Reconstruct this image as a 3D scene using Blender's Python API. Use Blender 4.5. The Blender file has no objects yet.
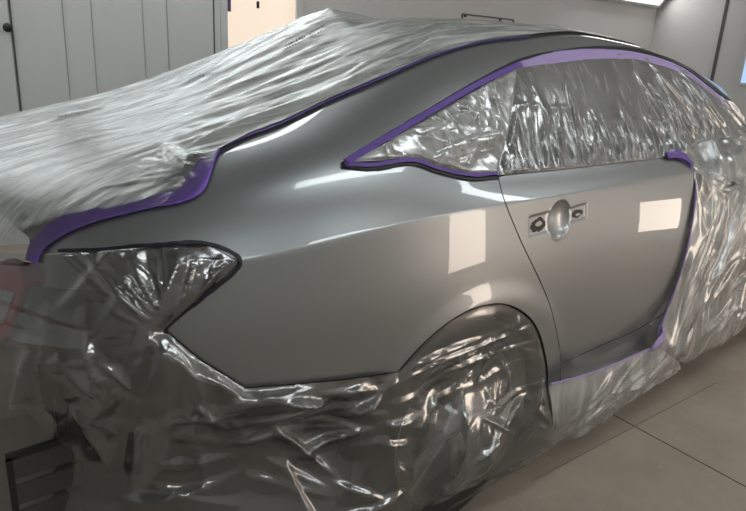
import bpy, bmesh, math, random
import numpy as np
from mathutils import Vector, Matrix
from mathutils.bvhtree import BVHTree
from mathutils.geometry import delaunay_2d_cdt

random.seed(7)
scene = bpy.context.scene
COL = scene.collection
FLOOR = -0.04

# ------------------------------------------------------------------ camera
CAM = np.array([-1.25158, -1.85072, 1.21371])
AZ, PITCH, ROLL, FPX = 0.718456, 0.287131, 0.0543219, 600.4
def cam_axes():
    ca, sa, cb, sb, cc, sc = math.cos(AZ), math.sin(AZ), math.cos(PITCH), math.sin(PITCH), math.cos(ROLL), math.sin(ROLL)
    f = np.array([sa*cb, ca*cb, -sb]); r0 = np.array([ca, -sa, 0.0]); u0 = np.cross(r0, f)
    r = r0*cc + u0*sc
    return r, np.cross(r, f), f
CR, CU, CF = cam_axes()
def ray(px, py):
    d = CF + CR*(px-373)/FPX - CU*(py-255.5)/FPX
    return d/np.linalg.norm(d)
cam_data = bpy.data.cameras.new('camera'); cam = bpy.data.objects.new('camera', cam_data); COL.objects.link(cam)
cam_data.sensor_width = 36; cam_data.lens = FPX/746*36; cam_data.clip_start = 0.02
M = Matrix.Identity(4)
for i in range(3):
    M[i][0] = CR[i]; M[i][1] = CU[i]; M[i][2] = -CF[i]; M[i][3] = CAM[i]
cam.matrix_world = M
scene.camera = cam

# ------------------------------------------------------------------ noise
_rs = np.random.RandomState(11)
_perm = _rs.permutation(1024); _perm = np.concatenate([_perm, _perm, _perm])
_ang = _rs.rand(1024)*2*np.pi; _gx, _gy = np.cos(_ang), np.sin(_ang)
def perlin(x, y, seed=0):
    x = np.asarray(x, float)+seed*17.31; y = np.asarray(y, float)+seed*9.77
    xi = np.floor(x).astype(int); yi = np.floor(y).astype(int); xf = x-xi; yf = y-yi
    def g(ix, iy, dx, dy):
        h = _perm[(_perm[ix & 1023]+iy) & 1023]
        return _gx[h]*dx+_gy[h]*dy
    u = xf**3*(xf*(xf*6-15)+10); v = yf**3*(yf*(yf*6-15)+10)
    a = g(xi, yi, xf, yf); b = g(xi+1, yi, xf-1, yf); c = g(xi, yi+1, xf, yf-1); d = g(xi+1, yi+1, xf-1, yf-1)
    return ((a*(1-u)+b*u)*(1-v)+(c*(1-u)+d*u)*v)*1.5
def tri(t):
    return 1-np.abs((t % 2.0)-1)          # 0..1 triangular wave
def ridge(x, y, seed=0):
    return (1-np.abs(perlin(x, y, seed)))**3
def smooth(a, b, t):
    t = np.clip((np.asarray(t, float)-a)/(b-a), 0, 1); return t*t*(3-2*t)
def crumple(s, t, lam, seed=0, n=4):
    """facets and sharp creases like crushed sheet"""
    out = 0
    rs = np.random.RandomState(100+seed)
    wx = perlin(s/lam*.35, t/lam*.35, seed)*2.0; wy = perlin(s/lam*.35+9, t/lam*.35+4, seed)*2.0
    for k in range(n):
        a = rs.rand()*np.pi; L = lam*(.7+.9*rs.rand())
        out = out + tri((s*np.cos(a)+t*np.sin(a))/L+wx*np.cos(a*3+k)+wy*np.sin(a*2+k)+rs.rand()*5)*L/lam
    return out/n

def creases(s, t, L):
    """straight pleats; each line is (x0, y0, x1, y1, half width, height, width of the doubled-over strip beside it)"""
    h = np.zeros(len(s)); th = np.zeros(len(s))
    wx = perlin(s*4, t*4, 71)*.010+perlin(s*11, t*11, 73)*.003; wy = perlin(s*4, t*4, 72)*.010+perlin(s*11, t*11, 74)*.003
    sx, ty = s+wx, t+wy
    for x0, y0, x1, y1, w, ht, w2 in L:
        dx, dy = x1-x0, y1-y0; Ln = math.hypot(dx, dy); dx /= Ln; dy /= Ln
        a = (sx-x0)*dx+(ty-y0)*dy; d = -(sx-x0)*dy+(ty-y0)*dx
        tp_ = np.clip(a/(.25*Ln), 0, 1)*np.clip((Ln-a)/(.45*Ln), 0, 1)
        lo_ = np.clip(1+d/(w*3), 0, 1); hi_ = np.clip(1-d/w, 0, 1)
        h = np.maximum(h, h*.5+ht*tp_*np.minimum(lo_, hi_)**1.3)
        if w2: th += ((d > 0) & (d < w2*(.3+.7*tp_)) & (a > 0) & (a < Ln))*1.0
    return h, np.minimum(th, 3)
def rand_lines(n, box, ang, length, w, h, w2, seed):
    rs = np.random.RandomState(seed); out = []
    for _ in range(n):
        x = box[0]+(box[2]-box[0])*rs.rand(); y = box[1]+(box[3]-box[1])*rs.rand()
        u = (x-box[0])/(box[2]-box[0]); a = ang[0]+(ang[1]-ang[0])*u+ang[2]*rs.randn(); Ln = length[0]+(length[1]-length[0])*rs.rand()
        f = .5+rs.rand()
        out.append((x, y, x+Ln*math.cos(math.radians(a)), y+Ln*math.sin(math.radians(a)), w*f, h*f, w2*rs.rand()*1.5 if rs.rand() < .6 else 0))
    return out
def fan_lines(n, c, a0, a1, length, w, h, w2, seed, r0=.0):
    rs = np.random.RandomState(seed); out = []
    for k in range(n):
        a = math.radians(a0+(a1-a0)*(k+.7*rs.rand())/n); Ln = length[0]+(length[1]-length[0])*rs.rand(); f = .5+rs.rand()
        out.append((c[0]+r0*math.cos(a), c[1]+r0*math.sin(a), c[0]+Ln*math.cos(a), c[1]+Ln*math.sin(a), w*f, h*f, w2*rs.rand()*1.5 if rs.rand() < .6 else 0))
    return out
# ------------------------------------------------------------------ body surface
PX = [-1.15,-1.1,-1.05,-1.0,-.9,-.8,-.7,-.6,-.4,-.2,0,.3,1.2,2.5,2.9,3.3,3.65,3.8]
PW = [.38,.55,.67,.735,.80,.845,.873,.89,.915,.93,.938,.94,.935,.92,.905,.86,.68,.40]
def plan(X): return np.interp(X, PX, PW)
ST = {   # X: crease z, then (half width, z) from shoulder to centre line
-1.15:(.82,[(.35,.86),(.32,.89),(.29,.91),(.26,.925),(.22,.94),(.18,.95),(.09,.96),(0,.965)]),
-1.05:(.84,[(.645,.875),(.61,.905),(.57,.93),(.52,.95),(.46,.965),(.40,.975),(.2,.99),(0,1.0)]),
-.95:(.85,[(.745,.885),(.715,.915),(.68,.94),(.64,.96),(.59,.98),(.53,.992),(.3,1.01),(0,1.02)]),
-.85:(.855,[(.795,.895),(.765,.93),(.735,.955),(.70,.975),(.65,.995),(.59,1.01),(.35,1.03),(0,1.04)]),
-.75:(.86,[(.83,.905),(.80,.945),(.77,.975),(.73,1.0),(.68,1.02),(.62,1.035),(.35,1.055),(0,1.065)]),
-.6:(.877,[(.865,.925),(.835,.97),(.80,1.005),(.75,1.035),(.69,1.055),(.61,1.07),(.35,1.095),(0,1.105)]),
-.45:(.90,[(.885,.95),(.86,.99),(.825,1.03),(.765,1.068),(.69,1.09),(.60,1.108),(.33,1.14),(0,1.155)]),
-.2:(.918,[(.90,.965),(.868,1.0),(.815,1.075),(.755,1.12),(.68,1.17),(.60,1.20),(.33,1.245),(0,1.265)]),
0:(.925,[(.905,.965),(.87,.985),(.80,1.12),(.735,1.205),(.66,1.25),(.59,1.275),(.33,1.33),(0,1.35)]),
.2:(.927,[(.907,.966),(.87,.986),(.785,1.15),(.705,1.265),(.64,1.305),(.58,1.328),(.33,1.385),(0,1.405)]),
.5:(.932,[(.907,.968),(.87,.988),(.785,1.16),(.69,1.315),(.635,1.355),(.57,1.378),(.33,1.42),(0,1.44)]),
.9:(.937,[(.905,.972),(.868,.992),(.78,1.17),(.675,1.35),(.62,1.39),(.55,1.415),(.3,1.445),(0,1.455)]),
1.3:(.94,[(.902,.975),(.866,.996),(.78,1.17),(.68,1.335),(.625,1.38),(.56,1.405),(.3,1.435),(0,1.445)]),
1.7:(.94,[(.90,.977),(.864,1.0),(.785,1.14),(.70,1.26),(.65,1.32),(.59,1.35),(.3,1.385),(0,1.395)]),
2.1:(.935,[(.90,.975),(.864,1.0),(.80,1.09),(.735,1.16),(.69,1.21),(.64,1.24),(.3,1.275),(0,1.285)]),
2.5:(.92,[(.895,.96),(.86,.99),(.80,1.02),(.75,1.05),(.71,1.07),(.66,1.085),(.3,1.10),(0,1.11)]),
2.9:(.88,[(.87,.92),(.82,.945),(.76,.965),(.70,.98),(.63,.99),(.56,1.0),(.3,1.01),(0,1.015)]),
3.3:(.80,[(.83,.83),(.78,.85),(.7,.87),(.64,.88),(.56,.89),(.48,.90),(.25,.905),(0,.91)]),
3.65:(.66,[(.64,.69),(.6,.71),(.54,.73),(.48,.74),(.42,.745),(.35,.75),(.18,.755),(0,.76)]),
3.8:(.5,[(.37,.51),(.34,.52),(.3,.525),(.27,.53),(.23,.535),(.2,.54),(.1,.545),(0,.55)])}
LOW_BODY = [(-.03,.09),(.078,.19),(-.010,.31),(.016,.42),(.028,.57),(.025,.74)]
LOW_FILM = [(-.09,FLOOR+.006),(.0,.05),(.090,.20),(.022,.36),(.040,.55),(.034,.74)]
NX = 413; SUB = 14
XG = np.linspace(-1.15, 3.79, NX); DX = XG[1]-XG[0]
def gsm(A, sig, axis):
    """gaussian smoothing with odd reflection so the ends stay put"""
    A = np.moveaxis(A, axis, 0); n = int(3*sig)+1; n = min(n, A.shape[0]-1)
    pre = 2*A[0]-A[n:0:-1]; post = 2*A[-1]-A[-2:-n-2:-1]
    B = np.concatenate([pre, A, post], 0)
    k = np.exp(-.5*(np.arange(-n, n+1)/sig)**2); k /= k.sum()
    out = sum(k[i]*B[i:i+A.shape[0]] for i in range(2*n+1))
    return np.moveaxis(out, 0, axis)
def section_grid(low, flare=True, crease_soft=False, off=0.0):
    ks = sorted(ST); nC = len(low)+1+8
    W = np.zeros((NX, nC)); Z = np.zeros((NX, nC))
    pl = gsm(plan(XG), 3.0, 0)
    cz = np.interp(XG, ks, [ST[k][0] for k in ks])
    tp = smooth(3.2, 3.8, XG)
    for i, (dw, z) in enumerate(low):
        W[:, i] = pl+dw; Z[:, i] = z + tp*(.0) if z > .6 else z
        if z > .5: Z[:, i] = np.minimum(z, cz-(.95-z)*.6)
    W[:, len(low)] = pl; Z[:, len(low)] = cz
    for j in range(8):
        W[:, len(low)+1+j] = np.interp(XG, ks, [ST[k][1][j][0] for k in ks])
        Z[:, len(low)+1+j] = np.interp(XG, ks, [ST[k][1][j][1] for k in ks])
    W = gsm(W, 8.0, 0); Z = gsm(Z, 8.0, 0)
    def dense(A, a, b):
        t = np.linspace(a, b, (b-a)*SUB+1); i0 = np.minimum(t.astype(int), b-1); f = t-i0
        return A[:, i0]*(1-f)+A[:, i0+1]*f
    c = len(low)
    if crease_soft:
        Wd = gsm(dense(W, 0, nC-1), SUB*.6, 1); Zd = gsm(dense(Z, 0, nC-1), SUB*.6, 1)
    else:
        Wl, Wu = gsm(dense(W, 0, c), SUB*.38, 1), gsm(dense(W, c, nC-1), SUB*.6, 1)
        Zl, Zu = gsm(dense(Z, 0, c), SUB*.38, 1), gsm(dense(Z, c, nC-1), SUB*.6, 1)
        Wd = np.concatenate([Wl, Wu[:, 1:]], 1); Zd = np.concatenate([Zl, Zu[:, 1:]], 1)
        Wd = gsm(Wd, .5, 1); Zd = gsm(Zd, .5, 1)
    if flare:
        for (ax, az) in ((-.07, .28), (2.76, .28)):
            rho = np.hypot(XG[:, None]-ax, Zd-az)
            Wd = Wd + .009*(1-smooth(.395, .455, rho))*(Zd < .8)
    P = np.stack([np.repeat(XG[:, None], Wd.shape[1], 1), -Wd, Zd], -1)
    return P
class Surf:
    def __init__(s, P):
        s.P = P; s.nx, s.nv = P.shape[:2]
        du = np.gradient(P, axis=0); dv = np.gradient(P, axis=1)
        N = np.cross(du, dv); N /= np.maximum(np.linalg.norm(N, axis=-1, keepdims=True), 1e-9)
        s.N = N
        V = [tuple(p) for p in P.reshape(-1, 3)]
        T = []
        for i in range(s.nx-1):
            for j in range(s.nv-1):
                a = i*s.nv+j; b = a+s.nv
                T.append((a, b, b+1)); T.append((a, b+1, a+1))
        s.T = T; s.V = V
        s.bvh = BVHTree.FromPolygons(V, T)
    def cast(s, px, py):
        loc, n, idx, dist = s.bvh.ray_cast(Vector(CAM), Vector(ray(px, py)))
        if loc is None: return None
        t = s.T[idx]; A, B, C = (np.array(s.V[k]) for k in t); L = np.array(loc)
        v0, v1, v2 = B-A, C-A, L-A
        d00, d01, d11, d20, d21 = v0@v0, v0@v1, v1@v1, v2@v0, v2@v1
        den = d00*d11-d01*d01
        if abs(den) < 1e-16: return None
        b = (d11*d20-d01*d21)/den; c = (d00*d21-d01*d20)/den; a = 1-b-c
        ij = [(k//s.nv, k % s.nv) for k in t]
        return (a*ij[0][0]+b*ij[1][0]+c*ij[2][0], a*ij[0][1]+b*ij[1][1]+c*ij[2][1])
    def at(s, ab, what='P'):
        G = s.P if what == 'P' else s.N
        ab = np.asarray(ab, float)
        a = np.clip(ab[:, 0], 0, s.nx-1.0001); b = np.clip(ab[:, 1], 0, s.nv-1.0001)
        i = a.astype(int); j = b.astype(int); fa = (a-i)[:, None]; fb = (b-j)[:, None]
        r = (G[i, j]*(1-fa)+G[i+1, j]*fa)*(1-fb)+(G[i, j+1]*(1-fa)+G[i+1, j+1]*fa)*fb
        if what == 'N': r /= np.linalg.norm(r, axis=1, keepdims=True)
        return r
    def trace(s, pts, closed=False, step=6.0, curve=True):
        """outline on the body, from points seen in the photo"""
        q = curve_pts(pts, closed, step) if curve else lin_pts(pts, closed, step)
        out = []
        for p in q:
            c = s.cast(*p)
            if c is not None: out.append(c)
        return out
def lin_pts(pts, closed, step):
    n = len(pts); out = []
    for i in range(n if closed else n-1):
        a, b = np.array(pts[i], float), np.array(pts[(i+1) % n], float)
        m = max(1, int(np.linalg.norm(b-a)/step))
        for k in range(m): out.append(tuple(a+(b-a)*k/m))
    if not closed: out.append(tuple(pts[-1]))
    return out
def curve_pts(pts, closed=False, step=6.0):
    P = [np.array(p, float) for p in pts]; n = len(P); out = []
    for i in range(n if closed else n-1):
        p1, p2 = P[i], P[(i+1) % n]
        p0 = P[i-1] if (i > 0 or closed) else 2*p1-p2
        p3 = P[(i+2) % n] if (i+2 < n or closed) else 2*p2-p1
        m = max(1, int(np.linalg.norm(p2-p1)/step))
        for k in range(m):
            t = k/m
            out.append(tuple(.5*((2*p1)+(-p0+p2)*t+(2*p0-5*p1+4*p2-p3)*t*t+(-p0+3*p1-3*p2+p3)*t**3)))
    if not closed: out.append(tuple(P[-1]))
    return out

BODY = Surf(section_grid(LOW_BODY))
# upper skin running over the whole car, near side to far side
up = BODY.P[:, 6*SUB:, :]
mir = up[:, ::-1, :].copy(); mir[..., 1] *= -1
TOP = Surf(np.concatenate([up, mir[:, 1:]], 1))
SIDE = Surf(section_grid(LOW_FILM, flare=False, crease_soft=True))
def xi(X): return (X-XG[0])/DX
def vz(S, X, z, lo=0, hi=None):
    """column index on section X where the height is z"""
    i = int(round(xi(X))); zz = S.P[i, lo:hi, 2]
    k = int(np.argmax(zz >= z)); return lo+k

# ------------------------------------------------------------------ mesh helpers
def link(name, me, mat=None, parent=None):
    o = bpy.data.objects.new(name, me); COL.objects.link(o)
    if mat: me.materials.append(mat)
    if parent:
        o.parent = parent
        o.matrix_parent_inverse = parent.matrix_basis.inverted() if parent.parent is None else parent_inv(parent)
    return o
def parent_inv(p):
    m = p.matrix_basis.copy(); q = p
    while q.parent:
        m = q.parent.matrix_basis @ q.matrix_parent_inverse @ m if q.parent.parent is None else m
        q = q.parent
    return m.inverted()
def tag(o, label=None, cat=None, group=None, kind=None):
    if label: o['label'] = label
    if cat: o['category'] = cat
    if group: o['group'] = group
    if kind: o['kind'] = kind
    return o
def empty(name, loc, rz=0):
    o = bpy.data.objects.new(name, None); COL.objects.link(o); o.location = loc; o.rotation_euler = (0, 0, rz)
    o.empty_display_size = .1
    return o
def pip(poly, pts):
    x, y = pts[:, 0], pts[:, 1]; c = np.zeros(len(pts), bool); n = len(poly)
    for i in range(n):
        x1, y1 = poly[i]; x2, y2 = poly[(i+1) % n]
        if y1 == y2: continue
        m = ((y1 > y) != (y2 > y)) & (x < (x2-x1)*(y-y1)/(y2-y1)+x1)
        c ^= m
    return c
def edge_dist(poly, pts):
    d = np.full(len(pts), 1e9); n = len(poly)
    for i in range(n):
        a = np.array(poly[i]); b = np.array(poly[(i+1) % n]); ab = b-a; L = ab@ab
        if L < 1e-12: continue
        t = np.clip(((pts-a)@ab)/L, 0, 1); q = a+t[:, None]*ab
        d = np.minimum(d, np.hypot(*(pts-q).T))
    return d
def inset(poly, S, d):
    """shrink a loop on the surface by d metres"""
    P = S.at(poly); n = len(poly); N = S.at(poly, 'N')
    ab = np.array(poly); area = 0
    for i in range(n): area += ab[i-1][0]*ab[i][1]-ab[i][0]*ab[i-1][1]
    sg = 1 if area > 0 else -1
    out = []
    for i in range(n):
        tdir = ab[(i+1) % n]-ab[i-1]
        nrm = np.array([-tdir[1], tdir[0]])*sg; nrm /= max(np.linalg.norm(nrm), 1e-9)
        p1 = S.at([ab[i]+nrm*.5])[0]; m = np.linalg.norm(p1-P[i])/.5
        out.append(tuple(ab[i]+nrm*d/max(m, 1e-4)))
    return out
def resample(poly, d):
    out = []
    n = len(poly)
    for i in range(n):
        a, b = np.array(poly[i]), np.array(poly[(i+1) % n])
        L = np.linalg.norm(b-a)
        if L < 1e-6: continue
        m = max(1, int(L/d))
        for k in range(m): out.append(tuple(a+(b-a)*k/m))
    return out
def patch(S, poly, step=1.2, extra=None, holes=()):
    """triangulated region of a surface; returns param points, triangles, count of rim points"""
    poly = resample(poly, step*1.2)
    A = np.array(poly); lo, hi = A.min(0), A.max(0)
    gx, gy = np.meshgrid(np.arange(lo[0]+step/2, hi[0], step), np.arange(lo[1]+step/2, hi[1], step), indexing='ij')
    gx[:, ::2] += step*.5
    G = np.stack([gx.ravel(), gy.ravel()], 1)
    if extra is not None: G = np.concatenate([G, extra])
    G = G[pip(poly, G)]; G = G[edge_dist(poly, G) > step*.45]
    pts = [Vector(p) for p in poly]+[Vector(p) for p in G]
    n = len(poly)
    r = delaunay_2d_cdt(pts, [(i, (i+1) % n) for i in range(n)], [], 1, 1e-5)
    V = np.array([tuple(v) for v in r[0]]); F = [tuple(f) for f in r[2]]
    return V, F, n
def fix_wind(V, F):
    out = []
    for f in F:
        a, b, c = V[f[0]], V[f[1]], V[f[2]]
        ar = (b[0]-a[0])*(c[1]-a[1])-(c[0]-a[0])*(b[1]-a[1])
        if abs(ar) < 1e-9: continue
        out.append(f if ar > 0 else (f[0], f[2], f[1]))
    return out
PANELS = []
def panel(name, S, poly, mat, parent, gap=.0018, step=1.2, rim=.014, disp=None, extra=None, off=0.0, mirror=True):
    """a sheet metal or glass panel with a turned-in edge"""
    p = inset(poly, S, gap) if gap else poly
    V, F, n = patch(S, p, step, extra)
    F = fix_wind(V, F)
    P = S.at(V); N = S.at(V, 'N')
    if off: P = P+N*off
    if disp is not None: P, N = disp(V, P, N, F)
    ed = {}
    for f in F:
        for k in range(3):
            e = (f[k], f[(k+1) % 3]); ed[e] = 1
    rimE = [e for e in ed if (e[1], e[0]) not in ed]
    verts = [tuple(x) for x in P]; norms = [tuple(x) for x in N]; faces = list(F); idx = {}
    if rim:
        for a, b in rimE:
            for q in (a, b):
                if q not in idx:
                    i0 = len(verts); verts.append(tuple(P[q])); verts.append(tuple(P[q]-N[q]*rim)); idx[q] = i0
        side = {}
        for a, b in rimE:
            d = P[b]-P[a]; nn = np.cross(d, N[a]); nn /= max(np.linalg.norm(nn), 1e-9)
            for q in (a, b): side.setdefault(q, []).append(nn)
        for q in idx:
            m = np.mean(side[q], 0); m /= max(np.linalg.norm(m), 1e-9)
            norms.append(tuple(m)); norms.append(tuple(m))
        for a, b in rimE: faces.append((idx[b], idx[a], idx[a]+1, idx[b]+1))
    objs = []
    for s in ((1, -1) if mirror else (1,)):
        me = bpy.data.meshes.new(name)
        vv = [(x, y*s, z) for x, y, z in verts]; nn = [(x, y*s, z) for x, y, z in norms]
        ff = faces if s > 0 else [tuple(reversed(f)) for f in faces]
        me.from_pydata(vv, [], ff); me.update()
        me.polygons.foreach_set('use_smooth', [True]*len(me.polygons))
        me.normals_split_custom_set_from_vertices(nn)
        objs.append(link(name, me, mat, parent))
    return objs
def sheet(name, S, poly, mat, disp, step=.6, parent=None, base=.004, edge=True):
    """thin plastic film lying over a surface; disp gives the height of its folds"""
    V, F, n = patch(S, poly, step)
    F = fix_wind(V, F); P = S.at(V); N = S.at(V, 'N')
    ed = edge_dist(resample(poly, 3), V)*DX
    D = disp(V, P, ed)
    th = None
    if isinstance(D, tuple): P = P+D[1]; th = D[2]; D = D[0]
    P = P+N*(base+np.asarray(D))[:, None]
    P[:, 2] = np.maximum(P[:, 2], FLOOR+.003)
    me = bpy.data.meshes.new(name); me.from_pydata([tuple(p) for p in P], [], F); me.update()
    me.polygons.foreach_set('use_smooth', [True]*len(me.polygons))
    at = me.attributes.new('layers', 'FLOAT', 'POINT'); at.data.foreach_set('value', (np.zeros(len(P)) if th is None else np.asarray(th, float)))
    return link(name, me, mat, parent)
def tape(name, S, pix, width, mat, parent=None, off=.0045, jit=.0012, wl=None, fold=.0009, seed=0, thick=.0008, ab=None):
    """strip of masking tape stuck along a line"""
    q = ab if ab is not None else S.trace(pix, step=4)
    P = S.at(q); N = S.at(q, 'N'); n = len(q)
    T = np.gradient(P, axis=0); T /= np.linalg.norm(T, axis=1, keepdims=True)
    B = np.cross(N, T)
    w = np.interp(np.linspace(0, 1, n), np.linspace(0, 1, len(wl)), wl) if wl else np.full(n, width)
    K = 6; verts = []; faces = []
    for i in range(n):
        for k in range(K+1):
            s = (k/K-.5)
            e = jit*perlin(i*.6, k*3.1, seed) if k in (0, K) else 0
            h = off+fold*float(crumple(np.array([i*.01]), np.array([s*w[i]]), .02, seed)[0])*2
            verts.append(tuple(P[i]+B[i]*(s*w[i]+e)+N[i]*h))
    for i in range(n-1):
        for k in range(K):
            a = i*(K+1)+k; faces.append((a, a+K+1, a+K+2, a+1))
    me = bpy.data.meshes.new(name); me.from_pydata(verts, [], faces); me.update()
    me.polygons.foreach_set('use_smooth', [True]*len(me.polygons))
    o = link(name, me, mat, parent)
    sd = o.modifiers.new('thickness', 'SOLIDIFY'); sd.thickness = thick
    return o
def box_bm(bm, c, s, M=None):
    r = bmesh.ops.create_cube(bm, size=1); T = (M or Matrix.Identity(4))@Matrix.Translation(c)@Matrix.Diagonal((*s, 1))
    bmesh.ops.transform(bm, matrix=T, verts=r['verts'])
def bm_obj(name, bm, mat, parent=None, bevel=0, smooth_=False):
    if bevel: bmesh.ops.bevel(bm, geom=bm.edges[:], offset=bevel, segments=2, affect='EDGES')
    me = bpy.data.meshes.new(name); bm.to_mesh(me); bm.free()
    if smooth_: me.polygons.foreach_set('use_smooth', [True]*len(me.polygons))
    return link(name, me, mat, parent)
def boxes(name, lst, mat, parent=None, M=None, bevel=0):
    bm = bmesh.new()
    for c, s in lst: box_bm(bm, c, s, M)
    return bm_obj(name, bm, mat, parent, bevel)
def lathe(name, prof, mat, parent, M, n=64):
    verts = []; faces = []; m = len(prof)
    for i in range(n):
        a = 2*math.pi*i/n
        for r, y in prof: verts.append(tuple(M@Vector((r*math.cos(a), y, r*math.sin(a)))))
    for i in range(n):
        for k in range(m-1):
            a = i*m+k; b = ((i+1) % n)*m+k; faces.append((a, a+1, b+1, b))
    me = bpy.data.meshes.new(name); me.from_pydata(verts, [], faces); me.update()
    me.polygons.foreach_set('use_smooth', [True]*len(me.polygons))
    return link(name, me, mat, parent)

# ------------------------------------------------------------------ materials
def mat(name):
    m = bpy.data.materials.new(name); m.use_nodes = True; nt = m.node_tree
    return m, nt, nt.nodes['Principled BSDF'], nt.nodes['Material Output']
def simple(name, col, rough=.5, metal=0, spec=.5, emit=None, es=1, coat=0, bump=None):
    m, nt, b, o = mat(name)
    b.inputs['Base Color'].default_value = (*col, 1); b.inputs['Roughness'].default_value = rough
    b.inputs['Metallic'].default_value = metal; b.inputs['Specular IOR Level'].default_value = spec
    b.inputs['Coat Weight'].default_value = coat; b.inputs['Coat Roughness'].default_value = .03
    if emit: b.inputs['Emission Color'].default_value = (*emit, 1); b.inputs['Emission Strength'].default_value = es
    if bump:
        tc = nt.nodes.new('ShaderNodeTexCoord'); n = nt.nodes.new('ShaderNodeTexNoise'); n.inputs['Scale'].default_value = bump[0]
        n.inputs['Detail'].default_value = 6
        bp = nt.nodes.new('ShaderNodeBump'); bp.inputs['Strength'].default_value = bump[1]; bp.inputs['Distance'].default_value = .01
        nt.links.new(tc.outputs['Object'], n.inputs['Vector']); nt.links.new(n.outputs['Fac'], bp.inputs['Height']); nt.links.new(bp.outputs['Normal'], b.inputs['Normal'])
    return m
def mottled(name, c1, c2, scale, rough, metal=0, detail=8, speck=None, bump=.1, r2=None):
    m, nt, b, o = mat(name); L = nt.links.new
    tc = nt.nodes.new('ShaderNodeTexCoord'); n = nt.nodes.new('ShaderNodeTexNoise')
    n.inputs['Scale'].default_value = scale; n.inputs['Detail'].default_value = detail; n.inputs['Roughness'].default_value = .62
    cr = nt.nodes.new('ShaderNodeValToRGB'); cr.color_ramp.elements[0].color = (*c1, 1); cr.color_ramp.elements[1].color = (*c2, 1)
    cr.color_ramp.elements[0].position = .3; cr.color_ramp.elements[1].position = .7
    L(tc.outputs['Object'], n.inputs['Vector']); L(n.outputs['Fac'], cr.inputs['Fac'])
    out = cr.outputs['Color']
    if speck:
        n2 = nt.nodes.new('ShaderNodeTexNoise'); n2.inputs['Scale'].default_value = speck[0]; n2.inputs['Detail'].default_value = 3
        r = nt.nodes.new('ShaderNodeValToRGB'); r.color_ramp.elements[0].position = speck[1]; r.color_ramp.elements[1].position = speck[1]+.04
        mx = nt.nodes.new('ShaderNodeMixRGB'); mx.inputs['Color2'].default_value = (*speck[2], 1)
        L(tc.outputs['Object'], n2.inputs['Vector']); L(n2.outputs['Fac'], r.inputs['Fac']); L(r.outputs['Color'], mx.inputs['Fac']); L(out, mx.inputs['Color1'])
        out = mx.outputs['Color']
    L(out, b.inputs['Base Color'])
    b.inputs['Roughness'].default_value = rough; b.inputs['Metallic'].default_value = metal
    bp = nt.nodes.new('ShaderNodeBump'); bp.inputs['Strength'].default_value = bump; bp.inputs['Distance'].default_value = .004
    L(n.outputs['Fac'], bp.inputs['Height']); L(bp.outputs['Normal'], b.inputs['Normal'])
    return m
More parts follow.
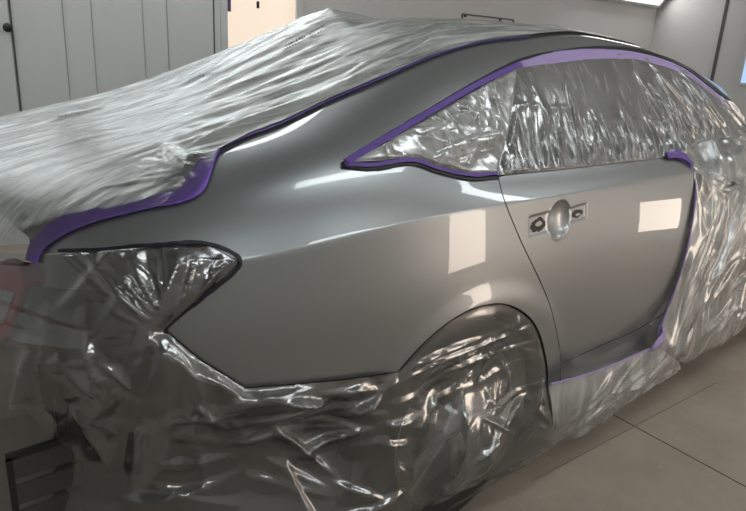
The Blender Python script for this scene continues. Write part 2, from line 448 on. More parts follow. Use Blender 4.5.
def film(name, haze, tint=(.9,.9,.9), white=(.8,.8,.8), rough=.13, gloss=.35, scale=(30,90,30), bump=.5, streak=.6, rot=(0,0,0), layer=.14, trans=.35):
    """thin clear plastic: clear pass-through, milky haze in streaks, and sharp glints"""
    m, nt, b, o = mat(name); nt.nodes.remove(b); L = nt.links.new; N = nt.nodes.new
    tc = N('ShaderNodeTexCoord'); mp = N('ShaderNodeMapping'); mp.inputs['Scale'].default_value = scale; mp.inputs['Rotation'].default_value = rot
    L(tc.outputs['Object'], mp.inputs['Vector'])
    n1 = N('ShaderNodeTexNoise'); n1.inputs['Scale'].default_value = 1; n1.inputs['Detail'].default_value = 5; n1.inputs['Distortion'].default_value = .6
    L(mp.outputs['Vector'], n1.inputs['Vector'])
    n2 = N('ShaderNodeTexVoronoi'); n2.feature = 'DISTANCE_TO_EDGE'; n2.inputs['Scale'].default_value = .55
    L(mp.outputs['Vector'], n2.inputs['Vector'])
    m2 = N('ShaderNodeMath'); m2.operation = 'MULTIPLY'; m2.inputs[1].default_value = .5; L(n2.outputs['Distance'], m2.inputs[0])
    ad = N('ShaderNodeMath'); ad.operation = 'ADD'; L(n1.outputs['Fac'], ad.inputs[0]); L(m2.outputs[0], ad.inputs[1])
    bp = N('ShaderNodeBump'); bp.inputs['Strength'].default_value = bump; bp.inputs['Distance'].default_value = .0016
    L(ad.outputs[0], bp.inputs['Height'])
    tr = N('ShaderNodeBsdfTransparent'); tr.inputs['Color'].default_value = (*tint, 1)
    df = N('ShaderNodeBsdfDiffuse'); df.inputs['Color'].default_value = (*white, 1); L(bp.outputs['Normal'], df.inputs['Normal'])
    tl = N('ShaderNodeBsdfTranslucent'); tl.inputs['Color'].default_value = (*white, 1); L(bp.outputs['Normal'], tl.inputs['Normal'])
    mt = N('ShaderNodeMixShader'); mt.inputs[0].default_value = trans; L(df.outputs[0], mt.inputs[1]); L(tl.outputs[0], mt.inputs[2])
    hz = N('ShaderNodeMapRange'); hz.inputs['From Min'].default_value = .35; hz.inputs['From Max'].default_value = .68
    hz.inputs['To Min'].default_value = haze*(1-streak); hz.inputs['To Max'].default_value = min(1, haze*(1+streak)); L(n1.outputs['Fac'], hz.inputs['Value'])
    av = N('ShaderNodeAttribute'); av.attribute_name = 'layers'
    ma = N('ShaderNodeMath'); ma.operation = 'MULTIPLY_ADD'; ma.inputs[1].default_value = layer; L(av.outputs['Fac'], ma.inputs[0]); L(hz.outputs[0], ma.inputs[2]); ma.use_clamp = True
    mxx = N('ShaderNodeMath'); mxx.operation = 'MAXIMUM'; mxx.inputs[1].default_value = .06; L(ma.outputs[0], mxx.inputs[0]); ma = mxx
    hz = ma
    mh = N('ShaderNodeMixShader'); L(hz.outputs[0], mh.inputs[0]); L(tr.outputs[0], mh.inputs[1]); L(mt.outputs[0], mh.inputs[2])
    gl = N('ShaderNodeBsdfGlossy'); gl.inputs['Roughness'].default_value = rough; gl.inputs['Color'].default_value = (1, 1, 1, 1); L(bp.outputs['Normal'], gl.inputs['Normal'])
    lw = N('ShaderNodeFresnel'); lw.inputs['IOR'].default_value = 1.5; L(bp.outputs['Normal'], lw.inputs['Normal'])
    gm = N('ShaderNodeMath'); gm.operation = 'MULTIPLY_ADD'; gm.inputs[1].default_value = 1.0; gm.inputs[2].default_value = gloss*.12; L(lw.outputs[0], gm.inputs[0]); gm.use_clamp = True
    mg = N('ShaderNodeMixShader'); L(gm.outputs[0], mg.inputs[0]); L(mh.outputs[0], mg.inputs[1]); L(gl.outputs[0], mg.inputs[2])
    L(mg.outputs[0], o.inputs['Surface'])
    return m
def paint():
    m, nt, b, o = mat('silver_grey_paint'); L = nt.links.new
    b.inputs['Base Color'].default_value = (.30, .312, .318, 1); b.inputs['Metallic'].default_value = .8
    b.inputs['Roughness'].default_value = .36; b.inputs['Coat Weight'].default_value = .9; b.inputs['Coat Roughness'].default_value = .015
    b.inputs['Coat IOR'].default_value = 1.55
    return m
PAINT = paint()
BLACK = simple('black_plastic', (.012,.012,.013), .55)
GLASS = simple('dark_window_glass', (.03,.032,.033), .06, spec=.6)
RUBBER = simple('tyre_rubber', (.018,.018,.018), .8)
ALLOY = simple('alloy', (.35,.35,.36), .3, metal=.9)
DARKMETAL = simple('dark_primer_steel', (.03,.03,.032), .45, metal=.3)
RED = simple('red_lamp_lens', (.60,.01,.02), .12, coat=.8)
CLEARLAMP = simple('pale_lamp_lens', (.55,.55,.55), .15, coat=.6)
PURPLE = simple('purple_tape', (.115,.055,.30), .5, bump=(180,.3))
PURPLE_B = simple('vivid_purple_tape', (.20,.09,.52), .5, bump=(180,.3))
PURPLE_L = simple('pale_purple_tape', (.36,.27,.52), .5, bump=(120,.4))
BLACKTAPE = simple('black_edge_line', (.012,.010,.018), .4)
WALL = mottled('booth_wall_steel', (.58,.58,.575), (.61,.61,.605), 1.3, .42, bump=.02, speck=(5.5,.74,(.30,.30,.295)))
SEAM = simple('seam_shadow_gap', (.10,.10,.10), .8)
SEAM2 = simple('shallow_panel_seam', (.28,.28,.28), .7)
CEIL = simple('booth_ceiling', (.50,.51,.51), .5)
FLOORM = mottled('concrete_floor', (.27,.228,.185), (.38,.325,.27), 2.6, .55, speck=(38,.68,(.36,.33,.30)), bump=.2)
TOPFILM = film('milky_film', .72, white=(.72,.73,.70), rough=.27, gloss=.2, scale=(1.6,70,20), bump=.8, streak=.42)
WINFILM = film('clear_window_film', .30, white=(.75,.75,.74), rough=.16, gloss=.65, scale=(36,16,7), bump=.22, streak=.4, layer=.06)
QFILM = film('silvery_window_film', .5, white=(.85,.85,.83), rough=.17, gloss=.8, scale=(22,22,22), bump=.6, streak=.4)
SIDEFILM = film('clear_side_film', .40, white=(.78,.78,.75), rough=.17, gloss=.5, scale=(12,12,4), bump=.35, streak=.6, layer=.09)
DARKFILM = film('clear_bumper_film', .035, white=(.75,.75,.75), rough=.17, gloss=1.1, scale=(12,12,9), bump=.6, streak=.95, layer=.05)


# ------------------------------------------------------------------ car
car = empty('car', (1.34, 0, FLOOR))
tag(car, 'silver grey four-door car masked with plastic film in the paint booth', 'car')
lampL = [(30,272),(45,254),(100,251),(150,247),(205,245),(240,262),(205,296),(165,330)]
seam = [(165,330),(200,360),(245,388)]
seam2 = [(245,388),(300,384),(350,379),(398,372)]
def arch_ab(S, ax, az, r, a0, a1, n=40, wall=None):
    """points of a wheel opening on surface S"""
    out = []
    for k in range(n+1):
        a = a0+(a1-a0)*k/n; X = ax+r*math.cos(a); z = az+r*math.sin(a)
        i = int(np.clip(round(xi(X)), 0, S.nx-1)); zz = S.P[i, :6*SUB+1, 2]
        out.append((xi(X), float(np.interp(z, zz, np.arange(len(zz))))))
    return out
def ab_at(X, z, S=BODY):
    i = int(np.clip(round(xi(X)), 0, S.nx-1)); zz = S.P[i, :, 2]
    return (xi(X), float(np.interp(z, zz[:9*SUB], np.arange(9*SUB))))
a_rear = math.atan2(.542-.28, -.338+.07); a_front = math.atan2(-.03, .377)
doorR = [(498,177),(503,196),(510,215),(520,239),(530,260),(540,281),(548,300),(554,320),(558,340),(560,352),(561,364)]
doorB = [(561,364),(600,346),(630,333),(655,319)]
doorF = [(655,319),(665,310),(680,270),(690,225),(694,190),(690,165),(672,156)]
beltL = [(672,156),(620,162),(560,169),(498,176)]
qgl = [(498,176),(470,178),(440,172),(410,163),(375,167),(342,168)]
wtop = [(342,165),(380,142),(430,112),(480,82),(520,62),(560,53),(600,49),(640,52),(680,65),(710,86),(735,106)]

VR = 12*SUB      # roof edge column
def cz(ab): return ab
rimL = BODY.trace(lampL[0:1]+lampL[1:], curve=False)
archR = BODY.trace([(398,372),(420,347),(445,325),(470,310),(488,305),(503,304),(518,309),(530,318),(538,330),(543,345),(547,365),(548,382)])
drR = BODY.trace(doorR); drB = BODY.trace(doorB); drF = BODY.trace(doorF); bel = BODY.trace(beltL, curve=False)
qg = BODY.trace(qgl); wt = BODY.trace(wtop)
wt_end = wt[-1]
# quarter panel with pillar and roof side: lamp edge, seam, wheel opening, door edge, window line, then along the roof edge back
roof_edge_b = 12*SUB+2
q = []
q += [(xi(-1.06), 12*SUB+2.0)]
q += [(xi(-1.06), 9.0*SUB)]
q += BODY.trace([(45,254),(100,251),(150,247),(205,245),(240,262)], curve=False)
q += BODY.trace([(240,262),(205,296),(165,330)], curve=False)[1:]
q += BODY.trace(seam, curve=False)[1:]
q += BODY.trace(seam2, curve=False)[1:-1]
q += archR
q += [ab_at(.30, .13)]
xs = drR[-1]
q += [ab_at(.405, .17)]
q += list(reversed(drR))
q += qg
q += wt[1:]
q += [(wt_end[0], roof_edge_b)]
def clean(poly, d=.15):
    out = [poly[0]]
    for p in poly[1:]:
        if math.hypot(p[0]-out[-1][0], p[1]-out[-1][1]) > d: out.append(p)
    if math.hypot(out[0][0]-out[-1][0], out[0][1]-out[-1][1]) < d: out.pop()
    return out
panel('quarter_panel', BODY, clean(q), PAINT, car)
# roof, rear window, trunk lid on the full-width skin (offset 6*SUB)
o6 = 6*SUB; c0 = TOP.nv-1
def topp(name, x0, x1, m, v0=roof_edge_b-o6, v1=None, step=2.5, off=0.0):
    v1 = c0-v0 if v1 is None else v1
    poly = [(xi(x0), v0), (xi(x1), v0), (xi(x1), v1), (xi(x0), v1)]
    return panel(name, TOP, poly, m, car, step=step, mirror=False, off=off)
topp('trunk_lid', -1.13, -.72, PAINT)
topp('rear_window', -.715, .12, GLASS)
topp('roof', .125, 1.75, PAINT)
topp('windshield', 1.755, 2.62, GLASS)
topp('bonnet', 2.63, 3.6, PAINT, v0=9*SUB-o6)
# doors
hc = BODY.cast(560, 219); HP = BODY.at([hc])[0]
def handle_disp(V, P, N, F):
    h = np.zeros(len(V)); X = P[:, 0]-HP[0]; Z = P[:, 2]-HP[2]-X*.06
    r = np.sqrt((X/.056)**2+(Z/.052)**2)
    cup = np.where(r < 1, -np.maximum(1-r**2, 0)**.8*.017, 0)
    lip = .0012*np.exp(-((r-1.05)/.08)**2)
    def pad(cx, w, hh):
        d = np.maximum(np.abs(X-cx)/w, np.abs(Z-.002)/hh); return -.0035*(1-smooth(.78, 1.0, d))
    hp = np.minimum(pad(-.095, .052, .030), pad(.092, .050, .024))
    h = np.minimum(cup, hp)+np.where(r > 1, lip, 0)
    P2 = P+N*h[:, None]
    N2 = N.copy(); acc = np.zeros_like(P); loc = (np.abs(X) < .19) & (np.abs(Z) < .09)
    for f in F:
        if loc[f[0]]:
            nn = np.cross(P2[f[1]]-P2[f[0]], P2[f[2]]-P2[f[0]])
            for k in f: acc[k] += nn
    L = np.linalg.norm(acc, axis=1); ok = loc & (L > 0)
    N2[ok] = acc[ok]/L[ok][:, None]
    sgn = np.sign(np.sum(N2*N, axis=1)); N2 *= sgn[:, None]
    return P2, N2
ex = []
for i in np.arange(-15, 15.01, .25):
    for j in np.arange(-9, 9, .25): ex.append((hc[0]+i, hc[1]+j*1.0))
dpoly = clean(drR+drB[1:]+drF[1:]+bel[1:-1])
rd = panel('rear_door', BODY, dpoly, PAINT, car, extra=np.array(ex), disp=handle_disp)
fb = [drF[k] for k in range(len(drF))]
fd = list(reversed(drF))+[(xi(1.62), drF[0][1]-1), ab_at(2.12, .28), ab_at(2.25, .45), ab_at(2.27, .7), ab_at(2.22, .9), (xi(2.2), 8*SUB), (xi(1.7), 8*SUB)]
panel('front_door', BODY, clean(fd), PAINT, car)
# sill below the doors
sl = [ab_at(.41, .17)]+[ (p[0], p[1]) for p in [drB[0]]]+drB[1:]+[(xi(1.62), drF[0][1]-1), ab_at(2.12, .28), ab_at(2.33, .28), ab_at(2.33, .15), ab_at(1.2, .15)]
panel('sill', BODY, clean(sl), PAINT, car)
# front fender
fa = arch_ab(BODY, 2.76, .28, .375, math.pi+.05, -.05)
fd2 = [ab_at(2.335, .16)]+fa+[ab_at(3.2, .2), ab_at(3.55, .3), (xi(3.6), 6*SUB), (xi(3.6), 9*SUB-1), (xi(2.63), 9*SUB-1), (xi(2.28), 8*SUB+1), ab_at(2.285, .9), ab_at(2.30, .7), ab_at(2.29, .45)]
panel('front_fender', BODY, clean(fd2), PAINT, car)
# glass
dg = clean([(b[0], b[1]) for b in reversed(bel)]+[(xi(2.15), 8*SUB+1)]+[wt_end]+list(reversed(wt[1:-1]))[:])
sp = BODY.cast(513, 68); sp2 = BODY.cast(498, 172)
wi = [p for p in wt if p[0] > sp[0]+1]
wq = [p for p in wt if p[0] < sp[0]-1]
dglass = clean([(p[0], p[1]+.6) for p in reversed(bel) if p[0] > sp2[0]+1]+[(xi(1.7), 8*SUB+.6), (xi(2.15), 8*SUB+1.6)]+list(reversed(wi)))
panel('door_glass', BODY, dglass, GLASS, car, gap=.006, off=-.003)
qglass = clean([p for p in reversed(qg) if p[0] < sp2[0]-1]+list(reversed(wq)))
panel('quarter_glass', BODY, qglass, GLASS, car, gap=.005, off=-.003)
# tail lamp on the corner: red lens with a pale band, half hidden
lp = clean(BODY.trace([(2,268),(14,262),(26,266),(22,290),(14,330),(8,340),(1,340)], curve=False))
lamp_poly = [(xi(-1.145), ab_at(-1.14,.80)[1]), (xi(-1.145), ab_at(-1.14,.62)[1]), ab_at(-1.095,.66), ab_at(-1.056,.80), ab_at(-1.062,.84)]
tl = panel('tail_lamp', BODY, clean(lamp_poly), RED, car, off=-.02, rim=.05)
lamp_in = [(xi(-1.14), ab_at(-1.14,.775)[1]), (xi(-1.14), ab_at(-1.14,.69)[1]), ab_at(-1.09,.70), ab_at(-1.068,.775)]
for t in tl:
    t['label'] = 'red lens'
for s, t in zip((1, -1), tl):
    pp = panel('reflector_band', BODY, clean(lamp_in), CLEARLAMP, t, off=-.014, rim=.004, mirror=False)[0]
    if s < 0: pp.data.transform(Matrix.Diagonal((1, -1, 1, 1)))
    pp['label'] = 'pale reflector band'
# dark rear structure left open where the bumper is off
inner = BODY.P[:80, 6:6*SUB-2:6]
def strip_mesh(name, G, mat_, off, parent):
    nx, nv = G.shape[:2]; V = [tuple(p+np.array([0, off, 0])) for p in G.reshape(-1, 3)]
    F = [(i*nv+j, (i+1)*nv+j, (i+1)*nv+j+1, i*nv+j+1) for i in range(nx-1) for j in range(nv-1)]
    me = bpy.data.meshes.new(name); me.from_pydata(V, [], F); me.update()
    o = link(name, me, mat_, parent); sd = o.modifiers.new('t', 'SOLIDIFY'); sd.thickness = .004; return o
strip_mesh('rear_inner_panel', inner[::4], DARKMETAL, .075, car)
boxes('bumper_beam', [((-.97, -.05, .50), (.09, 1.14, .12)), ((-.93,-.52,.50),(.12,.07,.10)), ((-.93,.42,.50),(.12,.07,.10))], DARKMETAL, car, bevel=.012)
vt = boxes('air_vent', [((-.965, -.63, .36), (.012, .012, .2)), ((-1.11, -.63, .36), (.012, .012, .2)), ((-1.037, -.63, .46), (.157, .012, .012)), ((-1.037, -.63, .26), (.157, .012, .012))], BLACK, car)
for k in range(3):
    boxes('vent_flap', [((-1.037, -.632, .43-.06*k), (.135, .006, .045))], simple('grey_rubber_flap%d' % k, (.05,.05,.05), .5), vt)
bm = bmesh.new(); bmesh.ops.create_cone(bm, cap_ends=True, segments=32, radius1=.11, radius2=.11, depth=.7)
bmesh.ops.transform(bm, matrix=Matrix.Translation((-.72, -.1, .27))@Matrix.Rotation(math.pi/2, 4, 'X')@Matrix.Diagonal((1, .75, 1, 1)), verts=bm.verts)
bm_obj('muffler', bm, DARKMETAL, car, bevel=.015)
boxes('underbody', [((1.3, 0, .28), (2.0, 1.55, .16)), ((1.3, 0, .62), (4.2, 1.3, .5)), ((1.2,0,.9),(2.6,1.35,.1)), ((.4,0,.95),(1.2,1.2,.1))], BLACK, car, bevel=.01)
for s in (1, -1):
    b = bmesh.new(); bmesh.ops.create_uvsphere(b, u_segments=24, v_segments=16, radius=1)
    bmesh.ops.transform(b, matrix=Matrix.Translation((2.14, -s*.985, 1.045))@Matrix.Rotation(math.radians(s*12), 4, 'Z')@Matrix.Diagonal((.07, .105, .07, 1)), verts=b.verts)
    for v in b.verts: v.co.x = max(v.co.x, 2.10)
    mr = bm_obj('door_mirror', b, PAINT, car, smooth_=True)
    boxes('mirror_glass', [((2.098, -s*.985, 1.045), (.004, .15, .095))], GLASS, mr, bevel=.001)
    boxes('mirror_stalk', [((2.15, -s*.885, 1.0), (.05, .10, .03))], BLACK, mr, bevel=.006)
# wheel house liners
for ax in (-.07, 2.76):
    for s in (1, -1):
        n = 28; V = []; F = []
        for k in range(n+1):
            a = math.pi*1.04-(math.pi*1.08)*k/n
            for y in (-.905, -.62): V.append((ax+.383*math.cos(a), y*s, .28+.383*math.sin(a)))
        F = [(2*k, 2*k+1, 2*k+3, 2*k+2) for k in range(n)]
        me = bpy.data.meshes.new('wheel_liner'); me.from_pydata(V, [], F); o = link('wheel_liner', me, BLACK, car)
        sd = o.modifiers.new('t', 'SOLIDIFY'); sd.thickness = .003
# wheels
tyre_prof = [(.235,-.10),(.27,-.112),(.305,-.108),(.322,-.092),(.328,-.06),(.328,.06),(.322,.092),(.305,.108),(.27,.112),(.235,.10)]
rim_prof = [(.238,-.10),(.242,-.104),(.232,-.098),(.222,-.07),(.215,.0),(.222,.09),(.238,.10)]
for ax in (-.07, 2.76):
    for s in (-1, 1):
        Mx = Matrix.Translation((ax, s*.80, .288))@Matrix.Rotation(0 if s < 0 else math.pi, 4, 'Z')
        w = lathe('wheel', rim_prof, ALLOY, car, Mx)
        lathe('tyre', tyre_prof, RUBBER, w, Mx)
        lathe('brake_disc', [(0,-.02),(.15,-.02),(.15,0),(0,0)], DARKMETAL, w, Mx, 32)
        for k in range(10):
            a = math.radians(72*(k//2)+(-9 if k % 2 else 9))
            Ms = Mx@Matrix.Rotation(a, 4, 'Y')
            bm = bmesh.new(); box_bm(bm, (.135, -.082, 0), (.19, .018, .026), Ms)
            bm_obj('spoke', bm, ALLOY, w, bevel=.004)
        lathe('hub_cap', [(0,-.095),(.03,-.094),(.045,-.086),(.06,-.07)], ALLOY, w, Mx, 32)
# shark fin aerial
fin = bpy.data.meshes.new('roof_aerial'); V = []; F = []
for i in range(9):
    t = i/8; X = .10+.17*t; hgt = .030*(1-t)**.8*(1 if t > .0 else 1)+.004; w = .010+.016*t
    for k in range(7):
        u = k/6*2-1; V.append((X-.0*t, u*(w+.02*(1-abs(u))*0)*1.2, 1.392+.01*t+hgt*(1-u*u)))
for i in range(8):
    for k in range(6): a = i*7+k; F.append((a, a+7, a+8, a+1))
F.append(tuple(range(7)))
fin.from_pydata(V, [], F); fin.update(); link('roof_aerial', fin, BLACK, car)
# handle mounts on the doors
for sgn, door in zip((1, -1), rd):
    for cx, rr, sd_ in ((-.100, (.036, .022), 3), (.092, (.028, .014), 8)):
        rs = np.random.RandomState(sd_); n = 22; pts = []
        c = (hc[0]+cx/DX, hc[1])
        for k in range(n):
            a = 2*math.pi*k/n; f = .8+.35*rs.rand()
            pts.append((c[0]+rr[0]/DX*math.cos(a)*f, c[1]+(rr[1]*math.sin(a)*f+cx*.06)/.0145))
        mh = panel('handle_mount', BODY, pts, BLACK, door, gap=0, off=-.0032, rim=0, mirror=False, step=.4)[0]
        mh['label'] = 'black handle mounting hole'
        pts2 = [(c[0]+(p[0]-c[0])*.42+.2, c[1]+(p[1]-c[1])*.35) for p in pts]
        ml = panel('clip', BODY, pts2, ALLOY, mh, gap=0, off=-.0018, rim=.001, mirror=False, step=.3)[0]
        ml['label'] = 'grey metal clip'
        if sgn < 0:
            for o in (mh, ml): o.data.transform(Matrix.Diagonal((1, -1, 1, 1)))
# front door handle, seen through the film
def tube(name, pts, r, mat_, parent, seg=10):
    cu = bpy.data.curves.new(name, 'CURVE'); cu.dimensions = '3D'; cu.bevel_depth = r; cu.bevel_resolution = 3
    sp_ = cu.splines.new('POLY'); sp_.points.add(len(pts)-1)
    for p, q_ in zip(sp_.points, pts): p.co = (*q_, 1)
    tmp = bpy.data.objects.new(name, cu); COL.objects.link(tmp)
    dg_ = bpy.context.evaluated_depsgraph_get(); me = bpy.data.meshes.new_from_object(tmp.evaluated_get(dg_))
    bpy.data.objects.remove(tmp); me.polygons.foreach_set('use_smooth', [True]*len(me.polygons))
    return link(name, me, mat_, parent)
for s in (1, -1):
    h0 = ab_at(1.30, .86); h1 = ab_at(1.5, .875)
    pA, pB = BODY.at([h0])[0], BODY.at([h1])[0]
    pts = [tuple((pA+(pB-pA)*t)*np.array([1, s, 1])+np.array([0, -s*(.004+.034*min(1, 5*min(t, 1-t))), 0])) for t in np.linspace(0, 1, 12)]
    tube('door_handle', pts, .011, PAINT, car)

# ------------------------------------------------------------------ plastic film
def d_quarter(V, P, ed):
    s, t = P[:, 0], P[:, 2]
    k = smooth(0, .015, ed)
    L_ = (rand_lines(26, (-.40, 1.02, .12, 1.24), (70, 100, 40), (.04, .12), .007, .008, .012, 1)
          +rand_lines(16, (-.32, 1.02, .0, 1.2), (0, 8, 10), (.1, .25), .008, .007, .014, 2)
          +fan_lines(14, (.10, 1.22), 150, 300, (.05, .16), .007, .008, .01, 3))
    h, th = creases(s, t, L_)
    return k*(h+.006*crumple(s, t, .07, 1, 3)+.003), np.zeros((len(s), 3)), th
qf = BODY.trace([(352,163),(380,147),(430,117),(480,88),(516,68),(514,90),(508,130),(500,160),(497,174),(470,175),(440,169),(413,159),(375,162)], curve=False)
o = sheet('masking_film', BODY, clean(qf), QFILM, d_quarter, step=.27)
tag(o, 'crinkled silvery film taped over the small triangular quarter window', 'plastic film')

def d_window(V, P, ed):
    s, z = P[:, 0], P[:, 2]
    k = smooth(0, .015, ed)
    L_ = (rand_lines(85, (.02, .985, 1.15, 1.0), (72, 82, 5), (.05, .17), .007, .008, .008, 4)
          +rand_lines(22, (.04, 1.0, .45, 1.10), (60, 75, 8), (.08, .2), .007, .006, .010, 5)
          +rand_lines(26, (.95, 1.02, 1.5, 1.12), (108, 122, 6), (.12, .30), .009, .009, .014, 6)
          +rand_lines(20, (1.3, .99, 2.0, 1.15), (125, 140, 8), (.12, .35), .010, .010, .016, 7)
          +[(.05, 1.16, .55, 1.155, .008, .004, 0), (.5, 1.12, 1.1, 1.11, .008, .004, 0)])
    h, th = creases(s, z, L_)
    top = 1-.6*smooth(1.12, 1.25, z)*(1-smooth(.9, 1.1, s))
    return k*(.003+h*top+.002*perlin(s*6, z*6, 9)), np.zeros((len(s), 3)), th*top
wf = SIDE.trace([(514,66),(520,64),(560,56),(600,52),(640,55),(680,68),(710,89),(738,112)], curve=False)
drF_pix = [(690,168),(694,190),(690,225),(680,270),(665,310),(656,345)]
fr = SIDE.trace(drF_pix)
bot = [(656,345),(640,352),(655,352)]
b2 = SIDE.trace([(497,176),(560,170),(620,163),(672,157)], curve=False)
qv = SIDE.trace([(514,66),(510,110),(500,160),(497,176)], curve=False)
wpoly = clean(qv+b2[1:]+[(xi(1.30), b2[-1][1]+.5)]+[(xi(2.3), 8*SUB+3)]+list(reversed(wf))[:-1])
o = sheet('masking_film', SIDE, wpoly, WINFILM, d_window, step=.36, base=.003)
tag(o, 'clear film pleated over the long side windows above the door', 'plastic film')

def d_front(V, P, ed):
    s, z = P[:, 0], P[:, 2]
    k = smooth(0, .03, ed)
    L_ = (fan_lines(13, (1.08, .30), 20, 78, (.35, 1.1), .016, .016, .03, 10, .03)
          +rand_lines(34, (1.15, .2, 2.4, .85), (62, 45, 12), (.25, .7), .016, .016, .03, 11)
          +fan_lines(10, (1.12, .96), -75, -10, (.12, .45), .012, .012, .02, 12)
          +rand_lines(14, (1.2, .15, 2.4, .5), (15, 30, 12), (.2, .5), .014, .014, .02, 13)
          +rand_lines(10, (1.3, .9, 2.2, 1.05), (-10, 20, 20), (.2, .4), .012, .010, .02, 14))
    h, th = creases(s, z, L_)
    f = ridge((s-z*.65)*3, (z+s)*.6, 11)**2*.022
    mir = .27*np.exp(-((s-2.14)/.17)**4-((z-1.04)/.13)**4)
    return k*(h+f)+mir, np.zeros((len(s), 3)), th*k
fpoly = clean([(p[0], p[1]) for p in fr]+[ab_at(1.22, .16, SIDE), (xi(1.5), 12), (xi(1.9), 18), (xi(2.5), 22), (xi(3.4), 22), (xi(3.4), 9*SUB), (xi(2.3), 8*SUB+6), (xi(1.30), 8*SUB+2), b2[-1]])
o = sheet('masking_film', SIDE, fpoly, SIDEFILM, d_front, step=.6, base=.006)
tag(o, 'large clear film hanging over the front door down to the floor', 'plastic film')

def sideline(X, z): return ab_at(X, z, SIDE)
# film under the door along the sill and round the wheel
def d_sill(V, P, ed):
    s, z = P[:, 0], P[:, 2]
    k = smooth(0, .02, ed)
    h, th = creases(s, z, rand_lines(20, (.3, .0, 1.2, .26), (14, 8, 7), (.2, .55), .012, .012, .02, 15)
        +rand_lines(12, (.33, .05, .6, .28), (40, 30, 14), (.08, .22), .008, .008, .014, 16))
    return k*(h+ridge((z-s*.1)*5, s, 21)**2*.012), np.zeros((len(s), 3)), th
sp_top = SIDE.trace([(548,384),(575,377),(605,367),(640,352),(657,343)], curve=True)
spoly = clean(sp_top+[ab_at(1.22,.16,SIDE),(xi(1.5), 6),(xi(1.3), 3),(xi(.9), 1.5),(xi(.5), 1),(xi(.27), 1), ab_at(.30,.12,SIDE)])
o = sheet('masking_film', SIDE, spoly, SIDEFILM, d_sill, step=.45, base=.003)
tag(o, 'narrow film skirt gathered along the sill below the rear door', 'plastic film')

def d_wheel(V, P, ed):
    s, z = P[:, 0]+.07, P[:, 2]-.28
    k = smooth(0, .03, ed)
    rho = np.hypot(s, z)
    L_ = ([(-.30, .20, .34, .30, .010, .010, .02), (-.30, .15, .36, .19, .012, .012, .03), (-.26, .24, .20, .33, .008, .010, .02), (-.1, .06, .37, .09, .010, .010, .02)]
          +rand_lines(26, (-.3, -.3, .3, .25), (10, 35, 30), (.1, .35), .011, .012, .03, 17)
          +fan_lines(10, (.02, .10), 190, 290, (.2, .42), .018, .020, .05, 18)
          +fan_lines(8, (.36, -.10), 120, 230, (.1, .3), .010, .012, .02, 19)
          +rand_lines(12, (-.05, .1, .3, .32), (-55, -35, 15), (.05, .15), .008, .008, .02, 20))
    h, th = creases(s, z, L_)
    h3, t3 = creases(s, z+.28, [(a+0, b, c+0, d, e, f, g) for a, b, c, d, e, f, g in FOLDS_W_REL]); h = np.maximum(h*.6, h3*1.4); th = np.minimum(th*.6+t3*1.8, 5)
    sag = -.035*np.exp(-((rho-.20)/.10)**2)*(z > -.25)
    return k*(h+.016*crumple(s, z, .34, 32, 3)+sag)-.006, np.zeros((len(s), 3)), th+.6
arcS = SIDE.trace([(399,373),(421,348),(446,326),(471,311),(488,306),(503,305),(517,310),(529,319),(537,331),(542,346),(546,365),(547,382)])
def seen(lst):
    out = []
    for x0, y0, x1, y1, w, h, w2 in lst:
        a, b = SIDE.cast(x0, y0), SIDE.cast(x1, y1)
        if a is None or b is None: continue
        A, B = SIDE.at([a])[0], SIDE.at([b])[0]; out.append((A[0], A[2], B[0], B[2], w, h, w2))
    return out
FOLDS_B = seen([(160,324,78,250,.007,.018,.016),(163,320,98,250,.007,.018,.014),(165,318,122,250,.007,.017,.010),(168,318,150,250,.006,.014,.0),(172,312,196,250,.006,.013,.008),
    (176,312,226,258,.006,.012,.0),(158,330,92,262,.008,.016,.02),(112,395,92,305,.010,.026,.03),(142,400,100,330,.008,.020,.02),(105,405,58,335,.009,.020,.03),(40,440,60,300,.010,.022,.04),(8,420,45,330,.010,.02,.04),
    (170,338,208,392,.006,.014,.012),(178,345,250,400,.007,.016,.014),(204,366,262,405,.007,.016,.012),(262,392,345,378,.007,.014,.012),(330,408,262,398,.009,.022,.02),(345,420,385,388,.010,.024,.03),
    (300,470,380,420,.010,.018,.03),(270,430,345,480,.009,.016,.03),(190,400,232,440,.007,.014,.02),(150,430,250,412,.006,.012,.04),(230,455,300,440,.007,.012,.03),(140,420,120,511,.010,.02,.05),(75,395,85,480,.010,.02,.04)])
FOLDS_W = seen([(396,382,545,318,.006,.014,.012),(400,372,500,330,.006,.012,.010),(430,385,545,335,.006,.012,.012),(470,390,440,500,.012,.024,.05),(445,395,398,450,.012,.024,.04),(480,395,500,330,.008,.014,.03),
    (500,430,455,470,.010,.020,.03),(535,395,480,445,.008,.016,.02),(520,440,470,410,.009,.018,.03),(395,420,400,505,.012,.018,.04),(450,480,430,511,.010,.02,.03),(418,345,465,312,.006,.014,.014),(545,385,520,450,.009,.016,.02)])
